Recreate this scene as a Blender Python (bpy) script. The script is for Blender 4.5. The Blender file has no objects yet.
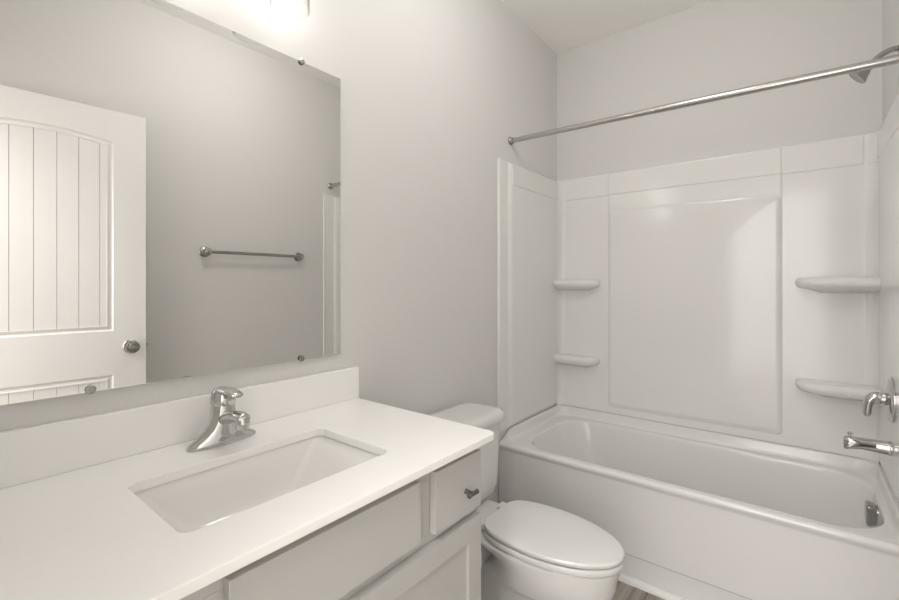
import bpy, bmesh, math
from mathutils import Vector, Matrix
PI = math.pi
C = bpy.context.scene.collection
S = bpy.context.scene

# ------------------------------------------------------------------ camera, light, exposure
FPX, YAW, HOR = 442.0, math.radians(38.5), 284.0
CAM = (1.255, 0.0, 1.30)
cd = bpy.data.cameras.new('camera'); cam = bpy.data.objects.new('camera', cd); C.objects.link(cam)
cam.location = CAM; cam.rotation_euler = (PI / 2, 0, YAW)
cd.sensor_fit = 'HORIZONTAL'; cd.sensor_width = 36.0; cd.lens = 36.0 * FPX / 899.0
cd.shift_y = (HOR - 300.0) / 899.0; cd.clip_start = 0.01
S.camera = cam
S.view_settings.view_transform = 'Standard'; S.view_settings.look = 'None'
S.view_settings.gamma = 1.0; S.view_settings.use_curve_mapping = False
S.view_settings.exposure = 0.14
S.cycles.max_bounces = 14; S.cycles.diffuse_bounces = 10; S.cycles.glossy_bounces = 6
S.cycles.transparent_max_bounces = 12; S.cycles.sample_clamp_indirect = 4.0
w = bpy.data.worlds.new('world'); S.world = w; w.use_nodes = True
w.node_tree.nodes['Background'].inputs[0].default_value = (1.0, 0.97, 0.93, 1)
w.node_tree.nodes['Background'].inputs[1].default_value = 0.05

def area(name, loc, rot, sx, sy, power, col):
    l = bpy.data.lights.new(name, 'AREA'); l.shape = 'RECTANGLE'; l.size = sx; l.size_y = sy
    l.energy = power; l.color = col
    o = bpy.data.objects.new(name, l); C.objects.link(o); o.location = loc; o.rotation_euler = rot
    return o
# added fill high in the hall, to brighten the room through the doorway
area('hall_overhead_fill', (1.05, -0.95, 2.66), (0, 0, 0), 0.9, 0.9, 53.0, (1.0, 0.978, 0.965))
# added broad fill far behind the camera, through the open doorway; no window there
area('doorway_fill', (1.05, -1.85, 1.35), (PI / 2, 0, 0), 2.0, 2.4, 39.0, (1.0, 0.982, 0.972))
# added soft fill above the frame, evening out the room; no fitting built
pl = bpy.data.lights.new('bathroom_overhead_fill', 'POINT'); pl.energy = 12.0; pl.shadow_soft_size = 0.12; pl.color = (1.0, 0.982, 0.972)
po = bpy.data.objects.new('bathroom_overhead_fill', pl); C.objects.link(po); po.location = (0.76, 1.20, 2.68)
BULB = 36.0
BULB_COL = (1.0, 0.972, 0.955, 1)

# ------------------------------------------------------------------ sizes of the room
W, D, CEIL = 1.535, 2.715, 2.81
YF = 0.02            # inner face of the doorway wall
TUB = 1.98           # front of the tub

# ------------------------------------------------------------------ materials
def mat(name, col, rough=0.5, metal=0.0, coat=0.0, noise=0.0, nscale=40.0, bump=0.0, spec=0.5):
    m = bpy.data.materials.new(name); m.use_nodes = True
    nt = m.node_tree; b = nt.nodes['Principled BSDF']
    b.inputs['Base Color'].default_value = (*col, 1); b.inputs['Roughness'].default_value = rough
    b.inputs['Metallic'].default_value = metal; b.inputs['Coat Weight'].default_value = coat
    b.inputs['Specular IOR Level'].default_value = spec
    if noise or bump:
        tc = nt.nodes.new('ShaderNodeTexCoord'); n = nt.nodes.new('ShaderNodeTexNoise')
        n.inputs['Scale'].default_value = nscale; n.inputs['Detail'].default_value = 4
        nt.links.new(tc.outputs['Object'], n.inputs['Vector'])
        if noise:
            r = nt.nodes.new('ShaderNodeMix'); r.data_type = 'RGBA'
            r.inputs[6].default_value = (*[c * (1 - noise) for c in col], 1)
            r.inputs[7].default_value = (*[min(1, c * (1 + noise)) for c in col], 1)
            nt.links.new(n.outputs['Fac'], r.inputs[0]); nt.links.new(r.outputs[2], b.inputs['Base Color'])
        if bump:
            bp = nt.nodes.new('ShaderNodeBump'); bp.inputs['Strength'].default_value = bump
            bp.inputs['Distance'].default_value = 0.002
            nt.links.new(n.outputs['Fac'], bp.inputs['Height']); nt.links.new(bp.outputs['Normal'], b.inputs['Normal'])
    return m

M = {}
M['wall'] = mat('warm_grey_wall_paint', (0.660, 0.650, 0.634), 0.75, noise=0.012, nscale=90, bump=0.05)
M['ceiling'] = mat('ceiling_paint', (0.90, 0.89, 0.87), 0.9, noise=0.01, nscale=60, bump=0.05)
M['trim'] = mat('white_trim_paint', (0.75, 0.741, 0.726), 0.35, noise=0.008, nscale=30)
M['cabinet'] = mat('pale_grey_cabinet_paint', (0.505, 0.497, 0.482), 0.42, noise=0.01, nscale=50)
M['quartz'] = mat('white_quartz', (0.88, 0.872, 0.855), 0.22, noise=0.012, nscale=14)
M['sink'] = mat('white_vitreous_china', (0.78, 0.77, 0.75), 0.10, noise=0.006, nscale=10)
M['china'] = mat('white_toilet_china', (0.69, 0.683, 0.67), 0.09, noise=0.006, nscale=10)
M['seat'] = mat('white_toilet_seat_plastic', (0.70, 0.693, 0.68), 0.2, noise=0.006, nscale=10)
M['acrylic'] = mat('white_glossy_acrylic', (0.76, 0.752, 0.738), 0.15, noise=0.006, nscale=8)
M['tub'] = mat('white_glossy_tub_enamel', (0.73, 0.723, 0.71), 0.13, noise=0.006, nscale=8)
M['chrome'] = mat('polished_chrome', (0.60, 0.59, 0.58), 0.05, 1.0, noise=0.01, nscale=20)
M['nickel'] = mat('brushed_nickel', (0.40, 0.385, 0.37), 0.17, 1.0, noise=0.05, nscale=150)
M['rod'] = mat('satin_steel_rod', (0.52, 0.505, 0.485), 0.24, 1.0, noise=0.02, nscale=120)
M['pewter'] = mat('dark_pewter', (0.20, 0.19, 0.18), 0.33, 1.0, noise=0.05, nscale=120)
M['mirror'] = mat('silvered_mirror', (0.86, 0.855, 0.84), 0.0, 1.0, noise=0.002, nscale=3)
M['edge'] = mat('mirror_edge_glass', (0.55, 0.56, 0.54), 0.15, 0.3, noise=0.02, nscale=40)
M['dark'] = mat('dark_rubber', (0.05, 0.05, 0.05), 0.6, noise=0.05, nscale=60)

def floor_mat():
    m = bpy.data.materials.new('grey_wood_plank_floor'); m.use_nodes = True
    nt = m.node_tree; b = nt.nodes['Principled BSDF']; N = nt.nodes.new; L = nt.links.new
    tc = N('ShaderNodeTexCoord'); mp = N('ShaderNodeMapping'); mp.inputs['Rotation'].default_value = (0, 0, PI / 2)
    L(tc.outputs['Object'], mp.inputs['Vector'])
    br = N('ShaderNodeTexBrick'); br.inputs['Scale'].default_value = 1.0
    br.inputs['Brick Width'].default_value = 1.2; br.inputs['Row Height'].default_value = 0.15
    br.inputs['Mortar Size'].default_value = 0.002
    br.inputs['Color1'].default_value = (0.40, 0.37, 0.335, 1); br.inputs['Color2'].default_value = (0.31, 0.285, 0.26, 1)
    br.inputs['Mortar'].default_value = (0.12, 0.11, 0.10, 1)
    L(mp.outputs[0], br.inputs['Vector'])
    m2 = N('ShaderNodeMapping'); m2.inputs['Scale'].default_value = (38, 2.2, 10); L(tc.outputs['Object'], m2.inputs['Vector'])
    n = N('ShaderNodeTexNoise'); n.inputs['Scale'].default_value = 1.0; n.inputs['Detail'].default_value = 6; L(m2.outputs[0], n.inputs['Vector'])
    cr = N('ShaderNodeValToRGB'); cr.color_ramp.elements[0].color = (0.55, 0.54, 0.53, 1); cr.color_ramp.elements[1].color = (1.25, 1.22, 1.18, 1)
    cr.color_ramp.elements[0].position = 0.32; cr.color_ramp.elements[1].position = 0.68
    L(n.outputs['Fac'], cr.inputs[0])
    mx = N('ShaderNodeMix'); mx.data_type = 'RGBA'; mx.blend_type = 'MULTIPLY'; mx.inputs[0].default_value = 1
    L(br.outputs['Color'], mx.inputs[6]); L(cr.outputs[0], mx.inputs[7]); L(mx.outputs[2], b.inputs['Base Color'])
    b.inputs['Roughness'].default_value = 0.4
    return m
M['floor'] = floor_mat()

def glass_mat():
    m = bpy.data.materials.new('clear_thin_glass'); m.use_nodes = True
    nt = m.node_tree; nt.nodes.clear(); N = nt.nodes.new
    o = N('ShaderNodeOutputMaterial'); mx = N('ShaderNodeMixShader'); t = N('ShaderNodeBsdfTransparent')
    t.inputs[0].default_value = (0.965, 0.965, 0.955, 1)
    g = N('ShaderNodeBsdfGlossy'); g.inputs['Roughness'].default_value = 0.03
    lw = N('ShaderNodeLayerWeight'); lw.inputs[0].default_value = 0.22
    pw = N('ShaderNodeMath'); pw.operation = 'POWER'; pw.inputs[1].default_value = 3.0
    ml = N('ShaderNodeMath'); ml.operation = 'MULTIPLY_ADD'; ml.inputs[1].default_value = 0.35; ml.inputs[2].default_value = 0.03
    lw.inputs[0].default_value = 0.5
    tr = N('ShaderNodeValToRGB'); tr.color_ramp.elements[0].color = (0.975, 0.975, 0.97, 1); tr.color_ramp.elements[1].color = (0.66, 0.66, 0.65, 1)
    tr.color_ramp.elements[0].position = 0.55
    nt.links.new(lw.outputs['Facing'], tr.inputs[0]); nt.links.new(tr.outputs[0], t.inputs[0])
    nt.links.new(lw.outputs['Facing'], pw.inputs[0]); nt.links.new(pw.outputs[0], ml.inputs[0]); nt.links.new(ml.outputs[0], mx.inputs[0]); nt.links.new(t.outputs[0], mx.inputs[1])
    nt.links.new(g.outputs[0], mx.inputs[2]); nt.links.new(mx.outputs[0], o.inputs[0])
    return m
M['glass'] = glass_mat()
def bulb_mat():
    m = bpy.data.materials.new('lit_bulb'); m.use_nodes = True
    b = m.node_tree.nodes['Principled BSDF']; b.inputs['Base Color'].default_value = (0.9, 0.9, 0.88, 1)
    b.inputs['Emission Color'].default_value = BULB_COL; b.inputs['Emission Strength'].default_value = BULB
    return m
M['bulb'] = bulb_mat()

# ------------------------------------------------------------------ helpers
def sharpen(bm, deg=38):
    bm.normal_update(); lim = math.radians(deg)
    for f in bm.faces: f.smooth = True
    for e in bm.edges:
        if len(e.link_faces) == 2: e.smooth = e.calc_face_angle(0) < lim

def root_of(o):
    while o.parent: o = o.parent
    return o

def obj(name, bm, m, parent=None, deg=38, merge=True, wn=True):
    """World-coordinate bmesh -> one mesh object, origin at its base or at its thing's origin."""
    if merge: bmesh.ops.remove_doubles(bm, verts=bm.verts, dist=1e-5)
    bmesh.ops.recalc_face_normals(bm, faces=bm.faces)
    sharpen(bm, deg)
    me = bpy.data.meshes.new(name)
    o = bpy.data.objects.new(name, me); C.objects.link(o)
    if parent is not None:
        r = root_of(parent)
        inv = (Matrix.Translation(r.location) @ r.rotation_euler.to_matrix().to_4x4()).inverted()
        if r.get('local'): inv = Matrix()
        bm.transform(inv); o.parent = parent
    else:
        xs = [v.co for v in bm.verts]
        lo = Vector((min(v.x for v in xs), min(v.y for v in xs), min(v.z for v in xs)))
        hi = Vector((max(v.x for v in xs), max(v.y for v in xs), max(v.z for v in xs)))
        c = Vector(((lo.x + hi.x) / 2, (lo.y + hi.y) / 2, lo.z))
        bmesh.ops.translate(bm, verts=bm.verts, vec=-c); o.location = c
    bm.to_mesh(me); bm.free(); me.materials.append(M[m])
    if wn and deg < 45: o.modifiers.new('weighted_normals', 'WEIGHTED_NORMAL').keep_sharp = True
    return o

def tag(o, label=None, cat=None, group=None):
    if label: o['label'] = label
    if cat: o['category'] = cat
    if group: o['group'] = group
    return o

def thing(name, label, cat, loc, group=None):
    o = bpy.data.objects.new(name, None); C.objects.link(o); o.location = loc; o.empty_display_size = 0.05
    return tag(o, label, cat, group)

def struct(name, bm, m, parent=None, deg=38):
    o = obj(name, bm, m, parent, deg)
    if parent is None: o['kind'] = 'structure'
    return o

def box(bm, a, b, bev=0.0, seg=2):
    x0, y0, z0 = a; x1, y1, z1 = b
    vs = [bm.verts.new(p) for p in ((x0, y0, z0), (x1, y0, z0), (x1, y1, z0), (x0, y1, z0), (x0, y0, z1), (x1, y0, z1), (x1, y1, z1), (x0, y1, z1))]
    fs = [bm.faces.new([vs[i] for i in q]) for q in ((3, 2, 1, 0), (4, 5, 6, 7), (0, 1, 5, 4), (1, 2, 6, 5), (2, 3, 7, 6), (3, 0, 4, 7))]
    if bev:
        es = list({e for f in fs for e in f.edges})
        bmesh.ops.bevel(bm, geom=es, offset=bev, segments=seg, profile=0.5, affect='EDGES', clamp_overlap=True)
    return bm
def bx(a, b, bev=0.0, seg=2): return box(bmesh.new(), a, b, bev, seg)

def loft(bm, rings, cap0=True, cap1=True, closed=True):
    R = [[bm.verts.new(p) for p in r] for r in rings]
    n = len(R[0])
    for a, b in zip(R, R[1:]):
        for i in range(n if closed else n - 1):
            j = (i + 1) % n
            bm.faces.new((a[i], a[j], b[j], b[i]))
    if cap0: bm.faces.new(R[0][::-1])
    if cap1: bm.faces.new(R[-1])
    return bm

def frame(d):
    d = d.normalized(); u = Vector((0, 0, 1)) if abs(d.z) < 0.9 else Vector((1, 0, 0))
    a = d.cross(u).normalized(); return a, a.cross(d).normalized()

def tube(bm, pts, rads, n=20, caps=True, flat=1.0):
    pts = [Vector(p) for p in pts]
    if not hasattr(rads, '__len__'): rads = [rads] * len(pts)
    rings = []; a = None
    for i, p in enumerate(pts):
        d = (pts[min(i + 1, len(pts) - 1)] - pts[max(i - 1, 0)]).normalized()
        if a is None: a, b = frame(d)
        else:
            a = (a - d * a.dot(d)).normalized(); b = a.cross(d).normalized()
        rings.append([p + a * (rads[i] * math.cos(t)) + b * (rads[i] * flat * math.sin(t)) for t in (2 * PI * k / n for k in range(n))])
    return loft(bm, rings, caps, caps)

def lathe(bm, base, axis, prof, n=32, cap0=True, cap1=True):
    """prof: (distance along the axis, radius)"""
    base = Vector(base); ax = Vector(axis).normalized(); a, b = frame(ax)
    rings = [[base + ax * h + a * (r * math.cos(t)) + b * (r * math.sin(t)) for t in (2 * PI * k / n for k in range(n))] for h, r in prof]
    return loft(bm, rings, cap0, cap1)

def rrect(x0, x1, y0, y1, r, n=6, z=0.0):
    """rounded rectangle, 4*(n+1) points, counter-clockwise from the +x,+y corner"""
    r = max(1e-4, min(r, (x1 - x0) / 2 - 1e-4, (y1 - y0) / 2 - 1e-4)); p = []
    for cx, cy, a in ((x1 - r, y1 - r, 0), (x0 + r, y1 - r, PI / 2), (x0 + r, y0 + r, PI), (x1 - r, y0 + r, 1.5 * PI)):
        for k in range(n + 1):
            t = a + PI / 2 * k / n
            p.append((cx + r * math.cos(t), cy + r * math.sin(t), z))
    return p

def spline(pts, m=6):
    pts = [Vector(p) for p in pts]; out = []
    P = [pts[0] * 2 - pts[1]] + pts + [pts[-1] * 2 - pts[-2]]
    for i in range(1, len(P) - 2):
        a, b, c, d = P[i - 1:i + 3]
        for k in range(m):
            t = k / m
            out.append(0.5 * ((2 * b) + (c - a) * t + (2 * a - 5 * b + 4 * c - d) * t * t + (3 * b - a - 3 * c + d) * t ** 3))
    return out + [pts[-1]]

def smoothstep(a, b, x):
    t = max(0, min(1, (x - a) / (b - a))); return t * t * (3 - 2 * t)

# ------------------------------------------------------------------ the room
T = 0.10
HX0, HX1, HY = 0.0, 2.1, -1.9
struct('floor', bx((-T, HY - T, -0.1), (HX1 + T, D + T, 0.0)), 'floor')
struct('ceiling', bx((-T, HY - T, CEIL), (HX1 + T, D + T, CEIL + 0.1)), 'ceiling')
struct('wall_left', bx((-T, YF, 0), (0, D + T, CEIL)), 'wall')
struct('wall_back', bx((0, D, 0), (W + 0.3, D + T, CEIL)), 'wall')
struct('wall_right', bx((W, YF, 0), (W + T, D, CEIL)), 'wall')
DX0, DX1, DH = 0.775, 1.520, 2.185
bm = bmesh.new()
box(bm, (-T, YF - 0.12, 0), (DX0, YF, CEIL)); box(bm, (DX1, YF - 0.12, 0), (HX1 + T, YF, CEIL)); box(bm, (DX0, YF - 0.12, DH), (DX1, YF, CEIL))
struct('wall_front', bm, 'wall')
struct('wall_hall_left', bx((HX0 - T, HY - T, 0), (HX0, YF - 0.12, CEIL)), 'wall')
struct('wall_hall_right', bx((HX1, HY - T, 0), (HX1 + T, YF - 0.12, CEIL)), 'wall')
struct('wall_hall_far', bx((HX0, HY - T, 0), (HX1, HY, CEIL)), 'wall')
# door lining and casing on the room side
bm = bmesh.new()
box(bm, (DX0, YF - 0.125, 0), (DX0 + 0.012, YF + 0.002, DH)); box(bm, (DX1 - 0.012, YF - 0.125, 0), (DX1, YF + 0.002, DH)); box(bm, (DX0, YF - 0.125, DH - 0.012), (DX1, YF + 0.002, DH))
box(bm, (DX0 - 0.05, YF, 0), (DX0 + 0.004, YF + 0.012, DH + 0.05), 0.003); box(bm, (DX0 - 0.05, YF, DH), (W - 0.001, YF + 0.012, DH + 0.05), 0.003)
struct('trim_1', bm, 'trim')
def baseboard(name, pts, nrm):
    bm = bmesh.new()
    prof = ((0, 0), (0.014, 0), (0.014, 0.075), (0.010, 0.088), (0.004, 0.095), (0, 0.095))
    loft(bm, [[(p[0] + nrm[0] * a, p[1] + nrm[1] * a, b) for a, b in prof] for p in pts]); struct(name, bm, 'trim')
baseboard('baseboard_left', ((0, 1.03), (0, TUB - 0.005)), (1, 0))
baseboard('baseboard_right', ((W, YF + 0.002), (W, TUB - 0.005)), (-1, 0))
# quarter-round along the foot of the tub
bm = bmesh.new(); r = 0.022
loft(bm, [[(x, TUB + 0.022, 0)] + [(x, TUB + 0.022 - r * math.cos(t) * 1.1, r * math.sin(t)) for t in (PI / 2 * k / 6 for k in range(7))] for x in (0.016, W - 0.016)])
struct('trim_2', bm, 'trim')

# ------------------------------------------------------------------ door, seen in the mirror
hinge = Vector((1.482, 0.045, 0.0)); free = Vector((1.418, 0.812, 0.0))
DWD = (free - hinge).length; ang = math.atan2(free.y - hinge.y, free.x - hinge.x)
DB, DT = 0.012, 2.158
M4 = Matrix.Translation(hinge) @ Matrix.Rotation(ang, 4, 'Z')
bm = bmesh.new()
# slab, then stiles, rails and planked panels on its face (local x along the door, local +y towards the room)
box(bm, (0, -0.035, DB), (DWD, -0.007, DT))
def arch_z(s, lo, rise): 
    t = (s - ST) / (DWD - 2 * ST); return lo + rise * (1 - (2 * t - 1) ** 2)
ST = 0.135
zl0, zl1, zu0, zu1, rise = 0.24, 0.850, 1.068, 2.000, 0.028
box(bm, (0, -0.007, DB), (ST, 0, DT)); box(bm, (DWD - ST, -0.007, DB), (DWD, 0, DT))
box(bm, (ST, -0.007, DB), (DWD - ST, 0, zl0)); box(bm, (ST, -0.007, zl1), (DWD - ST, 0, zu0))
n = 24
xs = [ST + (DWD - 2 * ST) * k / n for k in range(n + 1)]
loft(bm, [[(x, -0.007, arch_z(x, zu1, rise)), (x, 0, arch_z(x, zu1, rise)), (x, 0, DT), (x, -0.007, DT)] for x in xs])
def plank_panel(z0, z1, rs):
    g = 0.026      # sloped moulding, then planks with V grooves
    N = 7; x0, x1 = ST + g, DWD - ST - g; pw = 0.0785; s0 = (x0 + x1) / 2 - 3.5 * pw
    top = lambda x: (arch_z(max(ST, min(DWD - ST, x)), z1, rs) if rs else z1)
    m_ = 24
    def rg(off, y):
        X = [ST + off + (DWD - 2 * ST - 2 * off) * k / m_ for k in range(m_ + 1)]
        return [(x, y, z0 + off) for x in X] + [(x, y, top(x) - off) for x in X[::-1]]
    loft(bm, [rg(0, -0.0005), rg(0.006, -0.006), rg(0.012, -0.0065), rg(0.022, -0.002), rg(g, -0.002), rg(g, -0.0065)], False, False)
    for k in range(N):
        a, b = max(x0, s0 + k * pw + 0.0008), min(x1, s0 + (k + 1) * pw - 0.0008)
        X = [a + (b - a) * q / 4 for q in range(5)]
        loft(bm, [[(x, -0.0068, z0 + g), (x, -0.0052, z0 + g), (x, -0.0052, top(x) - g), (x, -0.0068, top(x) - g)] for x in X])
plank_panel(zu0, zu1, rise); plank_panel(zl0, zl1, 0)
bm.transform(M4)
door = struct('door_1', bm, 'trim', deg=25)
def door_part(name, bm, m, parent):
    bm.transform(M4); bm.transform(Matrix.Translation(-door.location))
    r = bpy.data.objects.new(name, bpy.data.meshes.new(name)); C.objects.link(r); r.parent = parent
    bmesh.ops.recalc_face_normals(bm, faces=bm.faces); sharpen(bm); bm.to_mesh(r.data); bm.free(); r.data.materials.append(M[m]); return r
ks, kz = DWD - 0.066, 0.985
bm = bmesh.new(); lathe(bm, (ks, 0, kz), (0, 1, 0), ((0, 0.033), (0.004, 0.033), (0.008, 0.029), (0.011, 0.016), (0.03, 0.013), (0.036, 0.022), (0.042, 0.029), (0.052, 0.031), (0.060, 0.027), (0.064, 0.017), (0.064, 0.012), (0.060, 0.011)))
door_part('door_knob', bm, 'nickel', door)
bm = bmesh.new(); box(bm, (DWD - 0.001, -0.03, kz - 0.03), (DWD + 0.002, -0.005, kz + 0.03)); box(bm, (DWD + 0.001, -0.024, kz - 0.008), (DWD + 0.012, -0.010, kz + 0.008), 0.002)
door_part('latch', bm, 'nickel', door)

# ------------------------------------------------------------------ mirror
mir = thing('wall_mirror', 'large frameless wall mirror above the white vanity backsplash', 'mirror', (0.0, 0.52, 1.055))
MY0, MY1, MZ0, MZ1 = 0.075, 0.962, 1.057, 2.010
obj('mirror_glass', bx((0.0035, MY0, MZ0), (0.0095, MY1, MZ1), 0.0016, 1), 'mirror', mir)
obj('backing', bx((0.0005, MY0 + 0.004, MZ0 + 0.004), (0.0034, MY1 - 0.004, MZ1 - 0.004)), 'edge', mir)
for y, z, s in ((0.808, MZ1 - 0.003, 1), (0.27, MZ1 - 0.003, 1), (0.807, MZ0 + 0.007, -1), (0.274, MZ0 + 0.008, -1)):
    bm = bmesh.new(); lathe(bm, (0.001, y, z + s * 0.001), (1, 0, 0), ((0, 0.006), (0.0115, 0.006), (0.0125, 0.010), (0.0135, 0.0095), (0.0142, 0.005)), 20)
    tag(obj('mirror_clip', bm, 'nickel', mir), 'small round metal mirror clip')

# ------------------------------------------------------------------ vanity
FX = 0.553          # face of the cabinet box
VY0, VY1 = YF + 0.004, 1.002
van = thing('vanity_cabinet', 'pale grey vanity cabinet under the white countertop', 'cabinet', (FX / 2, 0.51, 0))
bm = bmesh.new()
FB = FX - 0.019
box(bm, (0.004, VY0, 0.10), (FX, VY0 + 0.016, 0.8745)); box(bm, (0.004, VY1 - 0.016, 0.0), (FX, VY1, 0.8745), 0.001, 1)
box(bm, (0.005, VY0 + 0.0165, 0.1005), (FB - 0.0005, VY1 - 0.0165, 0.116))
box(bm, (0.005, VY0 + 0.001, 0.0), (FX - 0.07, VY1 - 0.0165, 0.0995))
obj('cabinet_body', bm, 'cabinet', van, merge=False)
bm = bmesh.new()
FB = FX - 0.019
for y0, y1, q0, q1 in ((VY0 + 0.0165, VY0 + 0.046, 0.1005, 0.874), (VY1 - 0.045, VY1 - 0.0165, 0.1165, 0.874), (0.228, 0.332, 0.70, 0.828), (0.738, 0.806, 0.70, 0.828), (0.472, 0.552, 0.16, 0.652),
                       (VY0 + 0.0465, VY1 - 0.0455, 0.8285, 0.874), (VY0 + 0.0465, VY1 - 0.0455, 0.6525, 0.6995), (VY0 + 0.0465, VY1 - 0.0455, 0.1165, 0.1595)):
    box(bm, (FB, y0, q0), (FX, y1, q1))
obj('face_frame', bm, 'cabinet', van, merge=False)
PX = 0.574
def slab(name, y0, y1, z0, z1): return obj(name, bx((FX + 0.0008, y0, z0), (PX, y1, z1), 0.0012, 1), 'cabinet', van)
def knob(parent, y, z, horizontal=True):
    bm = bmesh.new()
    lathe(bm, (PX - 0.001, y, z), (1, 0, 0), ((0, 0.0075), (0.003, 0.007), (0.006, 0.0052), (0.016, 0.005), (0.022, 0.0065)), 16)
    L = 0.019; d = Vector((0, 1, 0)) if horizontal else Vector((0, 0, 1))
    c = Vector((PX + 0.023, y, z))
    tube(bm, [c - d * L, c - d * (L - 0.001), c - d * 0.008, c + d * 0.008, c + d * (L - 0.001), c + d * L], [0.0055, 0.0068, 0.0058, 0.0058, 0.0068, 0.0055], 16)
    tag(obj('knob', bm, 'pewter', parent), 'dark pewter T-shaped knob')
d1 = slab('drawer', 0.805, 0.994, 0.699, 0.850); knob(d1, 0.925, 0.762)
d2 = slab('drawer', VY0 + 0.012, 0.232, 0.699, 0.850); knob(d2, 0.135, 0.762)
slab('false_front', 0.318, 0.752, 0.706, 0.847)
def shaker(y0, y1, z0, z1, ky):
    s = 0.055; bm = bmesh.new()
    for a, b in (((y0, z0), (y0 + s, z1)), ((y1 - s, z0), (y1, z1)), ((y0 + s, z0), (y1 - s, z0 + s)), ((y0 + s, z1 - s), (y1 - s, z1))):
        box(bm, (FX + 0.0008, a[0], a[1]), (PX, b[0], b[1]))
    d = obj('cabinet_door', bm, 'cabinet', van, merge=False)
    obj('door_panel', bx((FX + 0.0015, y0 + s - 0.004, z0 + s - 0.004), (PX - 0.009, y1 - s + 0.004, z1 - s + 0.004)), 'cabinet', d)
    knob(d, ky, z1 - 0.065, False)
shaker(0.524, 0.994, 0.125, 0.677, 0.552); shaker(VY0 + 0.012, 0.518, 0.125, 0.677, 0.49)

# countertop with the sink cut-out
CT, CB = 0.895, 0.875
CX1, CY0, CY1 = 0.603, YF + 0.001, 1.030
SX0, SX1, SY0, SY1 = 0.192, 0.475, 0.290, 0.750
ct = thing('countertop', 'white quartz vanity countertop with backsplash and sink cut-out', 'countertop', (0.3, 0.52, CB))
bm = bmesh.new()
NQ = 8
def outer(z, e): 
    # rounded front right corner only
    p = []; x0, x1, y0, y1 = 0.001 + 0, CX1 - e, CY0, CY1 - e; rr = 0.022
    for cx, cy, a, q in ((x1, y1, 0, rr), (x0, y1, PI / 2, 0.0005), (x0, y0, PI, 0.0005), (x1, y0, 1.5 * PI, 0.0005)):
        for k in range(NQ + 1):
            t = a + PI / 2 * k / NQ; sx = 1 if a in (0, 1.5 * PI) else -1; sy = 1 if a in (0, PI / 2) else -1
            p.append((cx - sx * q + q * math.cos(t), cy - sy * q + q * math.sin(t), z))
    return p
inner = lambda z, e: rrect(SX0 - e, SX1 + e, SY0 - e, SY1 + e, 0.022 + e, NQ, z)
loft(bm, [inner(CB, 0), inner(CT - 0.0025, 0), inner(CT - 0.0007, 0.0008), inner(CT, 0.0025),
          outer(CT, 0.0035), outer(CT - 0.001, 0.001), outer(CT - 0.0035, 0), outer(CB + 0.0025, 0), outer(CB, 0.0025), inner(CB, 0)], False, False)
obj('slab', bm, 'quartz', ct)
obj('backsplash', bx((0.0012, CY0, CT + 0.0002), (0.0205, CY1 + 0.004, 1.004), 0.002, 2), 'quartz', ct)

# undermount sink
sk = thing('undermount_sink', 'white rectangular undermount sink set below the countertop cut-out', 'sink', ((SX0 + SX1) / 2, (SY0 + SY1) / 2, 0.72))
bm = bmesh.new()
def sring(z, e, r, ey=None):
    ey = e if ey is None else ey
    return rrect(SX0 + e, SX1 - e, SY0 + ey, SY1 - ey, r, 10, z)
basin = [(CB - 0.0012, -0.005, -0.005, .026), (0.868, -0.002, 0.002, .026), (0.858, 0.002, 0.014, .026), (0.845, 0.005, 0.026, .026), (0.828, 0.008, 0.039, .026), (0.809, 0.012, 0.055, .027), (0.790, 0.018, 0.072, .028),
         (0.775, 0.026, 0.090, .030), (0.764, 0.036, 0.112, .034), (0.757, 0.050, 0.140, .036), (0.753, 0.070, 0.172, .036)]
inn = [sring(z, e, r, ey) for z, e, ey, r in basin]
inn.append(sring(0.750, 0.105, 0.03, 0.195)); inn.append(sring(0.749, 0.125, 0.02, 0.21))
out = [sring(CB - 0.0012, -0.022, 0.04), sring(CB - 0.014, -0.022, 0.04), sring(CB - 0.016, -0.018, 0.04)] + [sring(z - 0.012, e - 0.012, r + 0.01, ey - 0.012) for z, e, ey, r in basin[2:]]
loft(bm, out[::-1] + inn, True, True)
obj('basin', bm, 'sink', sk, 42, wn=False)
bm = bmesh.new(); zc = 0.7488
lathe(bm, ((SX0 + SX1) / 2, (SY0 + SY1) / 2, zc), (0, 0, 1), ((0, 0.022), (0.002, 0.022), (0.003, 0.020), (0.0015, 0.017), (0.004, 0.015), (0.006, 0.008), (0.0065, 0.001)), 24)
obj('drain', bm, 'chrome', sk)

# ------------------------------------------------------------------ faucet
FXc, FYc = 0.094, 0.526
fa = thing('faucet', 'chrome single-lever faucet behind the sink', 'faucet', (FXc, FYc, CT))
def eL(cx, cy, z, ax, ay, n=28, p=2.0, tilt=0.0):
    o = []
    for k in range(n):
        t = 2 * PI * k / n; c, s = math.cos(t), math.sin(t)
        dx = ax * math.copysign(abs(c) ** (2 / p), c)
        o.append((cx + dx, cy + ay * math.copysign(abs(s) ** (2 / p), s), z + tilt * dx))
    return o
z0 = CT + 0.0004
bm = bmesh.new()
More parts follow.
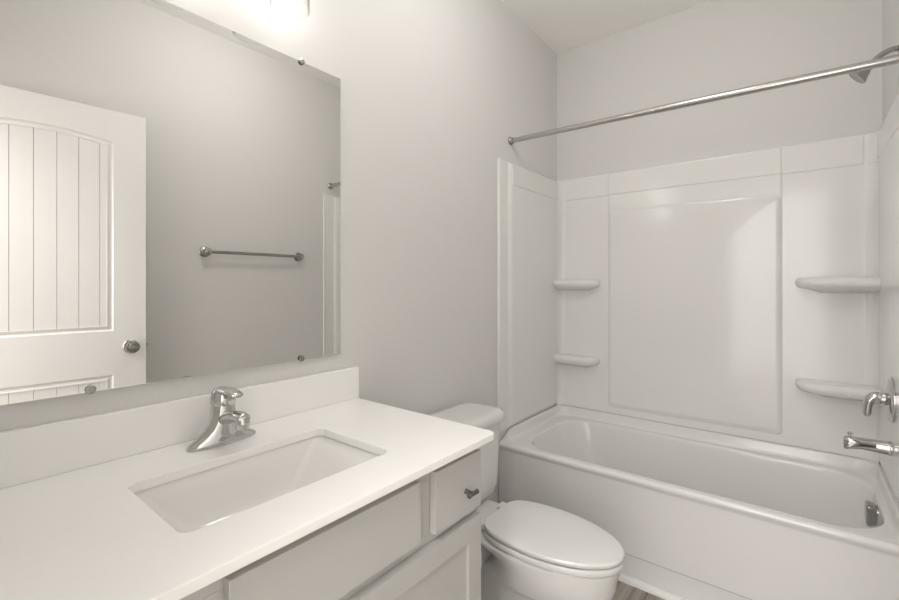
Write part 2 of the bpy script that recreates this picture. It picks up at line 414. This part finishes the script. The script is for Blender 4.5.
# base: long oval foot sweeping up into the body
loft(bm, [eL(FXc, FYc, z0, 0.0285, 0.086), eL(FXc, FYc, z0 + 0.004, 0.030, 0.0875), eL(FXc, FYc, z0 + 0.010, 0.030, 0.083), eL(FXc, FYc, z0 + 0.018, 0.028, 0.070),
          eL(FXc, FYc, z0 + 0.027, 0.0275, 0.057), eL(FXc, FYc, z0 + 0.038, 0.027, 0.0455), eL(FXc, FYc, z0 + 0.052, 0.027, 0.0375), eL(FXc, FYc, z0 + 0.070, 0.0265, 0.032),
          eL(FXc, FYc, z0 + 0.090, 0.026, 0.029), eL(FXc - .0005, FYc, z0 + 0.097, 0.025, 0.0275)])
fb = obj('base', bm, 'chrome', fa, 50)
bm = bmesh.new()
path = spline([(FXc + 0.006, FYc, z0 + 0.058), (FXc + 0.045, FYc, z0 + 0.072), (FXc + 0.080, FYc, z0 + 0.079), (FXc + 0.112, FYc, z0 + 0.078)], 6)
m_ = len(path)
tube(bm, path, [0.0215 - 0.0045 * i / (m_ - 1) for i in range(m_ - 1)] + [0.0125], 24, flat=0.74)
lathe(bm, (FXc + 0.100, FYc, z0 + 0.079), (0.12, 0, -1), ((0, 0.0145), (0.010, 0.0165), (0.019, 0.0155), (0.026, 0.0135), (0.027, 0.011)), 24)
obj('spout', bm, 'chrome', fa, 50)
bm = bmesh.new()
loft(bm, [eL(FXc, FYc, z0 + 0.0975, 0.0265, 0.0285), eL(FXc, FYc, z0 + 0.102, 0.0285, 0.0305), eL(FXc - 0.001, FYc, z0 + 0.113, 0.0285, 0.0295), eL(FXc - 0.002, FYc, z0 + 0.125, 0.0265, 0.0265),
          eL(FXc - 0.003, FYc, z0 + 0.134, 0.0215, 0.021), eL(FXc - 0.004, FYc, z0 + 0.139, 0.0125, 0.012), eL(FXc - 0.004, FYc, z0 + 0.1405, 0.002, 0.002)])
lp = spline([(FXc - 0.014, FYc, z0 + 0.127), (FXc + 0.015, FYc, z0 + 0.1345), (FXc + 0.048, FYc, z0 + 0.1345), (FXc + 0.080, FYc, z0 + 0.128)], 6)
m_ = len(lp)
tube(bm, lp, [0.023 * (1 - 0.3 * (i / (m_ - 1))) if i < m_ - 1 else 0.009 for i in range(m_)], 20, flat=0.36)
obj('lever_handle', bm, 'chrome', fa, 50)

# ------------------------------------------------------------------ vanity light
vl = thing('vanity_light', 'three-lamp vanity light with clear glass shades above the mirror', 'wall lamp', (0.0, 0.47, 2.2))
obj('backplate', bx((0.001, 0.16, 2.265), (0.026, 0.78, 2.345), 0.006, 3), 'nickel', vl)
LX = 0.118
for ly in (0.229, 0.465, 0.701):
    bm = bmesh.new()
    tube(bm, spline([(0.02, ly, 2.305), (0.06, ly, 2.315), (LX - 0.010, ly, 2.302), (LX, ly, 2.27)], 6), 0.007, 14)
    lathe(bm, (LX, ly, 2.275), (0, 0, -1), ((0, 0.012), (0.004, 0.026), (0.012, 0.030), (0.028, 0.030), (0.050, 0.022), (0.052, 0.018)), 28)
    arm = obj('lamp_arm', bm, 'nickel', vl)
    bm = bmesh.new()
    lathe(bm, (LX, ly, 2.2470), (0, 0, -1), ((0, 0.029), (0.004, 0.040), (0.012, 0.051), (0.030, 0.054), (0.165, 0.054), (0.1665, 0.0533), (0.165, 0.052), (0.030, 0.052), (0.012, 0.049)), 48, False, False)
    tag(obj('glass_shade', bm, 'glass', vl), 'clear glass cylinder shade')
    bm = bmesh.new()
    lathe(bm, (LX, ly, 2.225), (0, 0, -1), ((0, 0.012), (0.008, 0.013), (0.02, 0.020), (0.032, 0.0235), (0.042, 0.0235), (0.052, 0.019), (0.059, 0.010), (0.061, 0.002)), 24)
    obj('bulb', bm, 'bulb', vl)

# ------------------------------------------------------------------ toilet
TY = 1.435
to = thing('toilet', 'white two-piece toilet with closed lid between vanity and bathtub', 'toilet', (0.3, TY, 0))
TKY = 1.452
def trr(z, x0, x1, hy, r): return rrect(x0, x1, TKY - hy, TKY + hy, r, 8, z)
bm = bmesh.new()
loft(bm, [trr(0.402, 0.07, 0.205, 0.150, 0.05), trr(0.405, 0.052, 0.226, 0.165, 0.055), trr(0.420, 0.040, 0.238, 0.180, 0.06), trr(0.455, 0.032, 0.243, 0.192, 0.06), trr(0.55, 0.027, 0.240, 0.205, 0.06),
          trr(0.64, 0.025, 0.236, 0.216, 0.055), trr(0.704, 0.024, 0.234, 0.221, 0.055)])
obj('tank', bm, 'china', to, 50)
bm = bmesh.new()
loft(bm, [trr(0.7045, 0.022, 0.238, 0.226, 0.055), trr(0.706, 0.017, 0.246, 0.236, 0.06), trr(0.714, 0.014, 0.250, 0.243, 0.065), trr(0.735, 0.0145, 0.249, 0.242, 0.065), trr(0.744, 0.018, 0.244, 0.238, 0.06), trr(0.749, 0.028, 0.230, 0.225, 0.05), trr(0.751, 0.05, 0.205, 0.20, 0.04)])
obj('tank_lid', bm, 'china', to, 50)

def egg(z, xb, xf, hw, n=120, back=0.105):
    """toilet outline: straight at the back (half width 'back'), oval towards the front"""
    o = []; xm = xb + (xf - xb) * 0.42
    for k in range(n):
        t = 2 * PI * k / n; c, s = math.cos(t), math.sin(t)
        if c >= 0: o.append((xm + (xf - xm) * c, TY + hw * s, z))
        else:
            u = abs(c) ** 0.44
            o.append((xm - (xm - xb) * u, TY + hw * math.copysign(abs(s) ** 0.44, s) * (1 - (1 - back / hw) * u ** 1.6), z))
    return o
bm = bmesh.new()
loft(bm, [egg(0.0, 0.20, 0.675, 0.105, back=.1), egg(0.012, 0.195, 0.683, 0.110, back=.105), egg(0.03, 0.20, 0.677, 0.106, back=.1), egg(0.09, 0.215, 0.655, 0.090, back=.075), egg(0.16, 0.23, 0.662, 0.086, back=.07), egg(0.215, 0.27, 0.690, 0.092, back=.065),
          egg(0.245, 0.31, 0.738, 0.108, back=.07), egg(0.258, 0.340, 0.765, 0.124, back=.07), egg(0.270, 0.350, 0.778, 0.130, back=.072), egg(0.32, 0.350, 0.792, 0.143, back=.076), egg(0.355, 0.31, 0.797, 0.149, back=.092), egg(0.374, 0.24, 0.803, 0.154, back=.112), egg(0.386, 0.235, 0.805, 0.155, back=.115), egg(0.391, 0.24, 0.800, 0.151, back=.112)])
box(bm, (0.055, TKY - 0.118, 0.355), (0.33, TKY + 0.105, 0.399), 0.014, 4)
box(bm, (0.10, TY - 0.07, 0.02), (0.32, TY + 0.07, 0.37), 0.02, 4)
obj('bowl', bm, 'china', to, 50)
def ringset(rs): 
    bm = bmesh.new(); loft(bm, rs); return bm
bs = dict(back=0.134)
obj('seat', ringset([egg(0.3907, 0.374, 0.780, 0.130, **bs), egg(0.3958, 0.374, 0.780, 0.130, **bs), egg(0.3962, 0.344, 0.812, 0.1565, **bs), egg(0.401, 0.342, 0.814, 0.158, **bs), egg(0.4135, 0.342, 0.814, 0.158, **bs), egg(0.416, 0.3445, 0.8115, 0.156, **bs), egg(0.4162, 0.359, 0.797, 0.144, **bs)]), 'seat', to, 50)
obj('lid', ringset([egg(0.4164, 0.374, 0.780, 0.130, **bs), egg(0.4218, 0.374, 0.780, 0.130, **bs), egg(0.4221, 0.344, 0.813, 0.1565, **bs), egg(0.4245, 0.342, 0.815, 0.158, **bs), egg(0.432, 0.342, 0.815, 0.158, **bs), egg(0.4365, 0.346, 0.811, 0.154, **bs), egg(0.4385, 0.358, 0.799, 0.144, **bs), egg(0.441, 0.40, 0.75, 0.10, back=.08), egg(0.4415, 0.45, 0.68, 0.05, back=.05)]), 'seat', to, 35, wn=False)
for s in (-1, 1):
    bm = bmesh.new(); box(bm, (0.308, TY + s * 0.075 - 0.022, 0.4005), (0.352, TY + s * 0.075 + 0.022, 0.4235), 0.007, 3)
    obj('hinge', bm, 'seat', to)
bm = bmesh.new(); lathe(bm, (0.2365, TKY - 0.165, 0.672), (1, 0, 0), ((0, 0.014), (0.006, 0.014), (0.010, 0.009), (0.018, 0.008)), 18)
tube(bm, [(0.252, TKY - 0.168, 0.672), (0.256, TKY - 0.13, 0.668), (0.257, TKY - 0.10, 0.662)], [0.006, 0.0055, 0.007], 12)
tag(obj('flush_lever', bm, 'chrome', to), 'chrome flush lever')

# ------------------------------------------------------------------ bathtub
TX0, TX1, TY0, TY1 = 0.003, W - 0.003, TUB, D - 0.003
tb = thing('bathtub', 'white glossy alcove bathtub with a tall smooth apron', 'bathtub', ((TX0 + TX1) / 2, (TY0 + TY1) / 2, 0))
NR = 10
def tring(x0, x1, y0, y1, r, zf, zb=None):
    zb = zf if zb is None else zb
    # subdivided so that straight sides can change height near the front
    p = rrect(x0, x1, y0, y1, r, NR); q = []
    for i, a in enumerate(p):
        b = p[(i + 1) % len(p)]; q.append(a)
        if (i + 1) % (NR + 1) == 0:
            for k in range(1, 16): q.append(tuple(a[j] + (b[j] - a[j]) * k / 16 for j in range(3)))
    return [(x, y, zf + (zb - zf) * smoothstep(TUB + 0.03, TUB + 0.13, y)) for x, y, z in q]
ZR, ZU = 0.466, 0.517
rings = [tring(TX0, TX1, TY0 + 0.024, TY1, .002, 0.0), tring(TX0, TX1, TY0 + 0.024, TY1, .002, 0.113), tring(TX0, TX1, TY0 + 0.012, TY1, .002, 0.123), tring(TX0, TX1, TY0 + 0.011, TY1, .002, 0.135),
         tring(TX0, TX1, TY0 + 0.011, TY1, .002, 0.425), tring(TX0, TX1, TY0 + 0.006, TY1, .002, 0.436), tring(TX0, TX1, TY0 + 0.0015, TY1, .002, 0.445, 0.46), tring(TX0, TX1, TY0, TY1, .002, 0.453, 0.49),
         tring(TX0, TX1, TY0 + 0.003, TY1, .003, ZR - 0.006, ZU - 0.002), tring(TX0 + .003, TX1 - .003, TY0 + 0.010, TY1 - .003, .004, ZR - 0.001, ZU),
         tring(TX0 + 0.022, TX1 - 0.016, TY0 + 0.016, TY1 - 0.020, .04, ZR, ZU), tring(TX0 + 0.027, TX1 - 0.020, TY0 + 0.02, TY1 - 0.026, .06, ZR, ZU - 0.004),
         tring(TX0 + 0.034, TX1 - 0.024, TY0 + 0.024, TY1 - 0.033, .08, ZR, ZR + 0.016), tring(TX0 + 0.042, TX1 - 0.028, TY0 + 0.028, TY1 - 0.040, .10, ZR, ZR + 0.004), tring(TX0 + 0.052, TX1 - 0.032, TY0 + 0.032, TY1 - 0.047, .12, ZR, ZR),
         tring(0.100, 1.490, 2.026, 2.640, .17, ZR - 0.0005), tring(0.106, 1.487, 2.031, 2.635, .172, ZR - 0.004), tring(0.112, 1.484, 2.036, 2.630, .174, ZR - 0.014), tring(0.124, 1.480, 2.040, 2.627, .176, ZR - 0.05),
         tring(0.165, 1.472, 2.050, 2.617, .17, 0.33), tring(0.225, 1.460, 2.062, 2.605, .145, 0.22), tring(0.275, 1.440, 2.075, 2.592, .15, 0.155), tring(0.320, 1.420, 2.095, 2.572, .15, 0.125), tring(0.38, 1.38, 2.14, 2.53, .15, 0.112), tring(0.55, 1.25, 2.22, 2.45, .1, 0.108)]
bm = bmesh.new(); loft(bm, rings)
obj('tub_shell', bm, 'tub', tb, 40)
# overflow cover on the drain end
ox, oy, oz = 1.483, 2.335, 0.421
bm = bmesh.new()
def orr(x, h, wd, r, dz=0): return [(x, b, a) for a, b, _ in rrect(oz + dz - h, oz + dz + h, oy - wd, oy + wd, r, 6)]
loft(bm, [orr(ox + 0.006, .030, .030, .02), orr(ox - 0.001, .032, .032, .022), orr(ox - 0.004, .031, .031, .02), orr(ox - 0.006, .036, .030, .012, -.002), orr(ox - 0.026, .040, .034, .010, -.003), orr(ox - 0.031, .039, .033, .012, -.003), orr(ox - 0.034, .034, .028, .014, -.003)])
tag(obj('overflow_cover', bm, 'nickel', tb, 50), 'brushed metal overflow cover')

# ------------------------------------------------------------------ tub surround
SZ0, SZ1 = ZU + 0.001, 1.972
su = thing('tub_surround', 'glossy white three-wall shower surround above the bathtub', 'shower surround', (W / 2, D - 0.3, SZ0))
YB = D - 0.013; XL = 0.012; XR = W - 0.0045; YS = TUB - 0.003
def ease(rs, h):
    """rings for a raised pad: rs(inset) -> outline function of depth"""
    return [rs(0, 0), rs(0.002, h * 0.25), rs(0.005, h * 0.65), rs(0.009, h * 0.92), rs(0.014, h)]
def pad_back(bm, x0, x1, z0, z1, r, h, k=1.0, y=None):
    y = YB if y is None else y
    loft(bm, ease(lambda e, d: [(a, y + 0.0004 - d, b) for a, b, _ in rrect(x0 + e * k, x1 - e * k, z0 + e * k, z1 - e * k, max(.001, r - e * k * 0.5), 6)], h), False, True)
def pad_side(bm, X, s, y0, y1, z0, z1, r, h, k=1.0):
    loft(bm, ease(lambda e, d: [(X + s * (d - 0.0004), a, b) for a, b, _ in rrect(y0 + e * k, y1 - e * k, z0 + e * k, z1 - e * k, max(.001, r - e * k * 0.5), 6)], h), False, True)
bm = bmesh.new()
box(bm, (0.002, YB, SZ0), (W - 0.002, D - 0.001, SZ1), 0.003, 2)
RC = 0.05; ZB = 1.834
def cove(bm, cx, cy, sx, zlo, zhi, R):
    # concave quarter between a side panel and the back panel
    pts = [(cx - sx * (0 - R) * 0, cy)]
    arc = [(cx + sx * (R - R * math.cos(t)), cy - (R - R * math.sin(t))) for t in (PI / 2 * k / 10 for k in range(11))]
    poly = [(cx, cy)] + arc
    loft(bm, [[(x, y, z) for x, y in poly] for z in (zlo, zhi)])
cove(bm, XL + 0.0115, YB + 0.0005, 1, SZ0 + 0.0005, ZB, RC); cove(bm, XR - 0.0115, YB + 0.0005, -1, SZ0 + 0.0005, ZB, RC)
cove(bm, XL + 0.0115, YB + 0.0005, 1, ZB, SZ1 - 0.009, RC * 1.15); cove(bm, XR - 0.0115, YB + 0.0005, -1, ZB, SZ1 - 0.009, RC * 1.15)
pad_back(bm, XL + RC * 1.05, XR - RC * 1.05, ZB, SZ1 - 0.004, 0.006, 0.005, 0.7)
pad_back(bm, 0.338, 1.184, 0.560, SZ1 - 0.003, 0.02, 0.007, 1.0)
pad_back(bm, 0.3385, 1.1835, ZB, SZ1 - 0.0035, 0.008, 0.0115, 0.7)
# the large centre panel, slightly crowned
def crown(e, d): return [(p, YB + 0.0004 - d, q) for p, q, _ in rrect(0.346 + e, 1.176 - e, 0.572 + e, 1.745 - e, max(.004, .03 - e * .3), 6)]
rs = [crown(0, 0.0065), crown(.002, .0080), crown(.006, .0105), crown(.012, .0122), crown(.020, .0130)]
for k in range(1, 9):
    e = .020 + .36 * k / 8; rs.append(crown(e, .0130 + .0065 * (1 - (1 - k / 8) ** 2)))
loft(bm, rs, False, True)
obj('back_panel', bm, 'acrylic', su, 30)
bm = bmesh.new()
box(bm, (0.001, YS, SZ0), (XL, YB - 0.0005, SZ1 - 0.006), 0.003, 2)
pad_side(bm, XL, 1, YS - 0.0005 + .001, YS + 0.014, SZ0 + 0.0005, SZ1 - 0.01, 0.004, 0.006, 0.4)
pad_side(bm, XL, 1, YS + 0.095, YB + 0.0002, SZ0 + 0.001, SZ1 - 0.008, 0.006, 0.013, 2.2)
pad_side(bm, XL, 1, YS + 0.115, YB + 0.0001, ZB, SZ1 - 0.012, 0.006, 0.017, 0.9)
obj('left_panel', bm, 'acrylic', su, 30)
bm = bmesh.new()
box(bm, (XR, YS, SZ0), (W - 0.001, YB - 0.0005, SZ1 - 0.006), 0.003, 2)
pad_side(bm, XR, -1, YS - 0.0005 + .001, YS + 0.014, SZ0 + 0.0005, SZ1 - 0.01, 0.004, 0.006, 0.4)
pad_side(bm, XR, -1, YS + 0.095, YB + 0.0002, SZ0 + 0.001, SZ1 - 0.008, 0.006, 0.013, 2.2)
pad_side(bm, XR, -1, YS + 0.115, YB + 0.0001, ZB, SZ1 - 0.012, 0.006, 0.017, 0.9)
obj('right_panel', bm, 'acrylic', su, 30)
def shelf(side, xe, depth, z, th):
    """moulded corner shelf from the side panel to xe, bullnose front"""
    xs_ = XL + 0.0003 if side < 0 else XR - 0.0003
    rings = []
    for dz, e in ((-th * 1.45, depth * 0.72), (-th * 1.2, depth * 0.42), (-th, 0.014), (-th * 0.8, 0.005), (-th * 0.5, 0.0), (-th * 0.22, 0.003), (-th * 0.06, 0.010), (0, 0.018)):
        d = depth - e; L = abs(xe - xs_) - e; s = 1 if side < 0 else -1; r = min(d * 0.97, 0.085)
        pts = [(xs_, YB - 0.0005), (xs_, YB - d * 0.93)]
        for k in range(1, 8): 
            t = k / 8; pts.append((xs_ + s * (L - r) * t, YB - d * (0.93 + 0.07 * t)))
        for k in range(0, 9):
            t = PI / 2 * k / 8; pts.append((xs_ + s * (L - r + r * math.sin(t)), YB - d + r * (1 - math.cos(t)) * (d / r)))
        pts.append((xs_ + s * L, YB - 0.0005)) if False else None
        rings.append([(x, y, z + dz) for x, y in pts])
    bm = bmesh.new(); loft(bm, rings); obj('corner_shelf', bm, 'acrylic', su, 50)
shelf(-1, 0.290, 0.095, 1.326, 0.046); shelf(-1, 0.290, 0.095, 0.850, 0.046)
shelf(1, 1.232, 0.125, 1.330, 0.048); shelf(1, 1.232, 0.125, 0.850, 0.048)

# ------------------------------------------------------------------ curtain rod, shower head, valve, spout
ro = thing('shower_curtain_rod', 'straight steel shower curtain rod spanning above the bathtub', 'curtain rod', (W / 2, 2.08, 2.05))
a, b = Vector((0.0, 2.115, 2.088)), Vector((W, 2.045, 2.036))
dv = (b - a).normalized()
bm = bmesh.new(); tube(bm, [a + dv * 0.008, a + dv * 0.75, a + dv * 0.7505, b - dv * 0.008], [0.0135, 0.0135, 0.0145, 0.0145], 24); obj('rod', bm, 'rod', ro)
for p, s in ((a, 1), (b, -1)):
    bm = bmesh.new(); lathe(bm, p + dv * s * 0.0012, dv * s, ((0, 0.024), (0.004, 0.024), (0.007, 0.020), (0.012, 0.0165), (0.022, 0.0155), (0.023, 0.012)), 24); obj('end_flange', bm, 'nickel', ro)

PY = 2.285
sh = thing('shower_fixture', 'metal shower head on a bent arm above the bathtub', 'shower head', (W, 2.20, 2.128))
HY_ = 2.20
bm = bmesh.new(); lathe(bm, (W - 0.0008, HY_, 2.128), (-1, 0, 0), ((0, 0.030), (0.003, 0.030), (0.008, 0.024), (0.012, 0.012)), 24); obj('wall_flange', bm, 'nickel', sh)
ap = spline([(W - 0.002, HY_, 2.128), (W - 0.030, HY_, 2.130), (W - 0.060, HY_, 2.117), (W - 0.086, HY_, 2.088)], 6)
bm = bmesh.new(); tube(bm, ap, 0.0095, 16); obj('arm', bm, 'nickel', sh)
bm = bmesh.new(); lathe(bm, (W - 0.078, HY_, 2.096), (-0.74, 0, -0.67), ((0, 0.011), (0.006, 0.015), (0.014, 0.015), (0.018, 0.012), (0.024, 0.018), (0.044, 0.027), (0.054, 0.033), (0.058, 0.033), (0.059, 0.030), (0.0575, 0.026), (0.0575, 0.004)), 28); obj('spray_face', bm, 'nickel', sh)

XF = XR - 0.0133   # face of the raised right panel
va = thing('shower_valve', 'chrome shower valve with a round plate and curved lever above the tub spout', 'shower valve', (XF, PY, 0.88))
bm = bmesh.new(); lathe(bm, (XF - 0.0005, PY, 0.874), (-1, 0, 0), ((0, 0.083), (0.004, 0.083), (0.009, 0.078), (0.014, 0.060), (0.018, 0.035), (0.020, 0.026), (0.030, 0.024), (0.031, 0.02)), 40); obj('escutcheon', bm, 'chrome', va)
bm = bmesh.new()
lathe(bm, (XF - 0.0315, PY, 0.874), (-1, 0, 0), ((0, 0.021), (0.006, 0.023), (0.018, 0.022), (0.026, 0.018), (0.031, 0.010), (0.033, 0.002)), 24)
hp = spline([(XF - 0.030, PY, 0.878), (XF - 0.046, PY - 0.003, 0.880), (XF - 0.060, PY - 0.005, 0.868), (XF - 0.067, PY - 0.006, 0.842), (XF - 0.069, PY - 0.006, 0.804)], 6)
m_ = len(hp); tube(bm, hp, [0.024 - 0.009 * i / (m_ - 1) if i < m_ - 1 else 0.009 for i in range(m_)], 18, flat=0.8)
obj('lever_handle', bm, 'chrome', va, 50)

sp = thing('tub_spout', 'chrome bathtub spout with a diverter knob', 'tub spout', (XF, PY, 0.70))
bm = bmesh.new(); zs = 0.694
def srr(x, z0_, z1_, hw, r): return [(x, PY + q, p_) for p_, q, _ in rrect(z0_, z1_, -hw, hw, r, 6)]
loft(bm, [srr(XF - 0.0006, zs - .026, zs + .026, .026, .0255), srr(XF - 0.010, zs - .027, zs + .027, .027, .0265), srr(XF - 0.016, zs - .025, zs + .025, .025, .0245), srr(XF - 0.05, zs - .022, zs + .0235, .0235, .023), srr(XF - 0.085, zs - .020, zs + .022, .022, .018),
          srr(XF - 0.112, zs - .024, zs + .0215, .021, .012), srr(XF - 0.128, zs - .027, zs + .020, .020, .010), srr(XF - 0.134, zs - .026, zs + .015, .017, .010)])
obj('spout_body', bm, 'chrome', sp, 50)
bm = bmesh.new(); lathe(bm, (XF - 0.116, PY, zs + 0.020), (0, 0, 1), ((0, 0.0045), (0.010, 0.0045), (0.011, 0.008), (0.016, 0.008), (0.018, 0.005)), 16); obj('diverter_knob', bm, 'chrome', sp)

# ------------------------------------------------------------------ towel bar on the right wall, seen in the mirror
tw = thing('towel_bar', 'brushed nickel towel bar on the wall opposite the mirror', 'towel bar', (W, 1.45, 1.48))
ty0, ty1, tz, tx = 1.148, 1.766, 1.490, W - 0.045
bm = bmesh.new(); tube(bm, [(tx, ty0, tz), (tx, ty1, tz)], 0.0100, 18); obj('bar', bm, 'nickel', tw)
for y in (ty0, ty1):
    bm = bmesh.new(); lathe(bm, (W - 0.0008, y, tz), (-1, 0, 0), ((0, 0.031), (0.005, 0.031), (0.010, 0.026), (0.014, 0.016), (0.024, 0.014), (0.032, 0.021), (0.042, 0.024), (0.052, 0.021), (0.057, 0.010), (0.058, 0.002)), 28); obj('post', bm, 'nickel', tw)
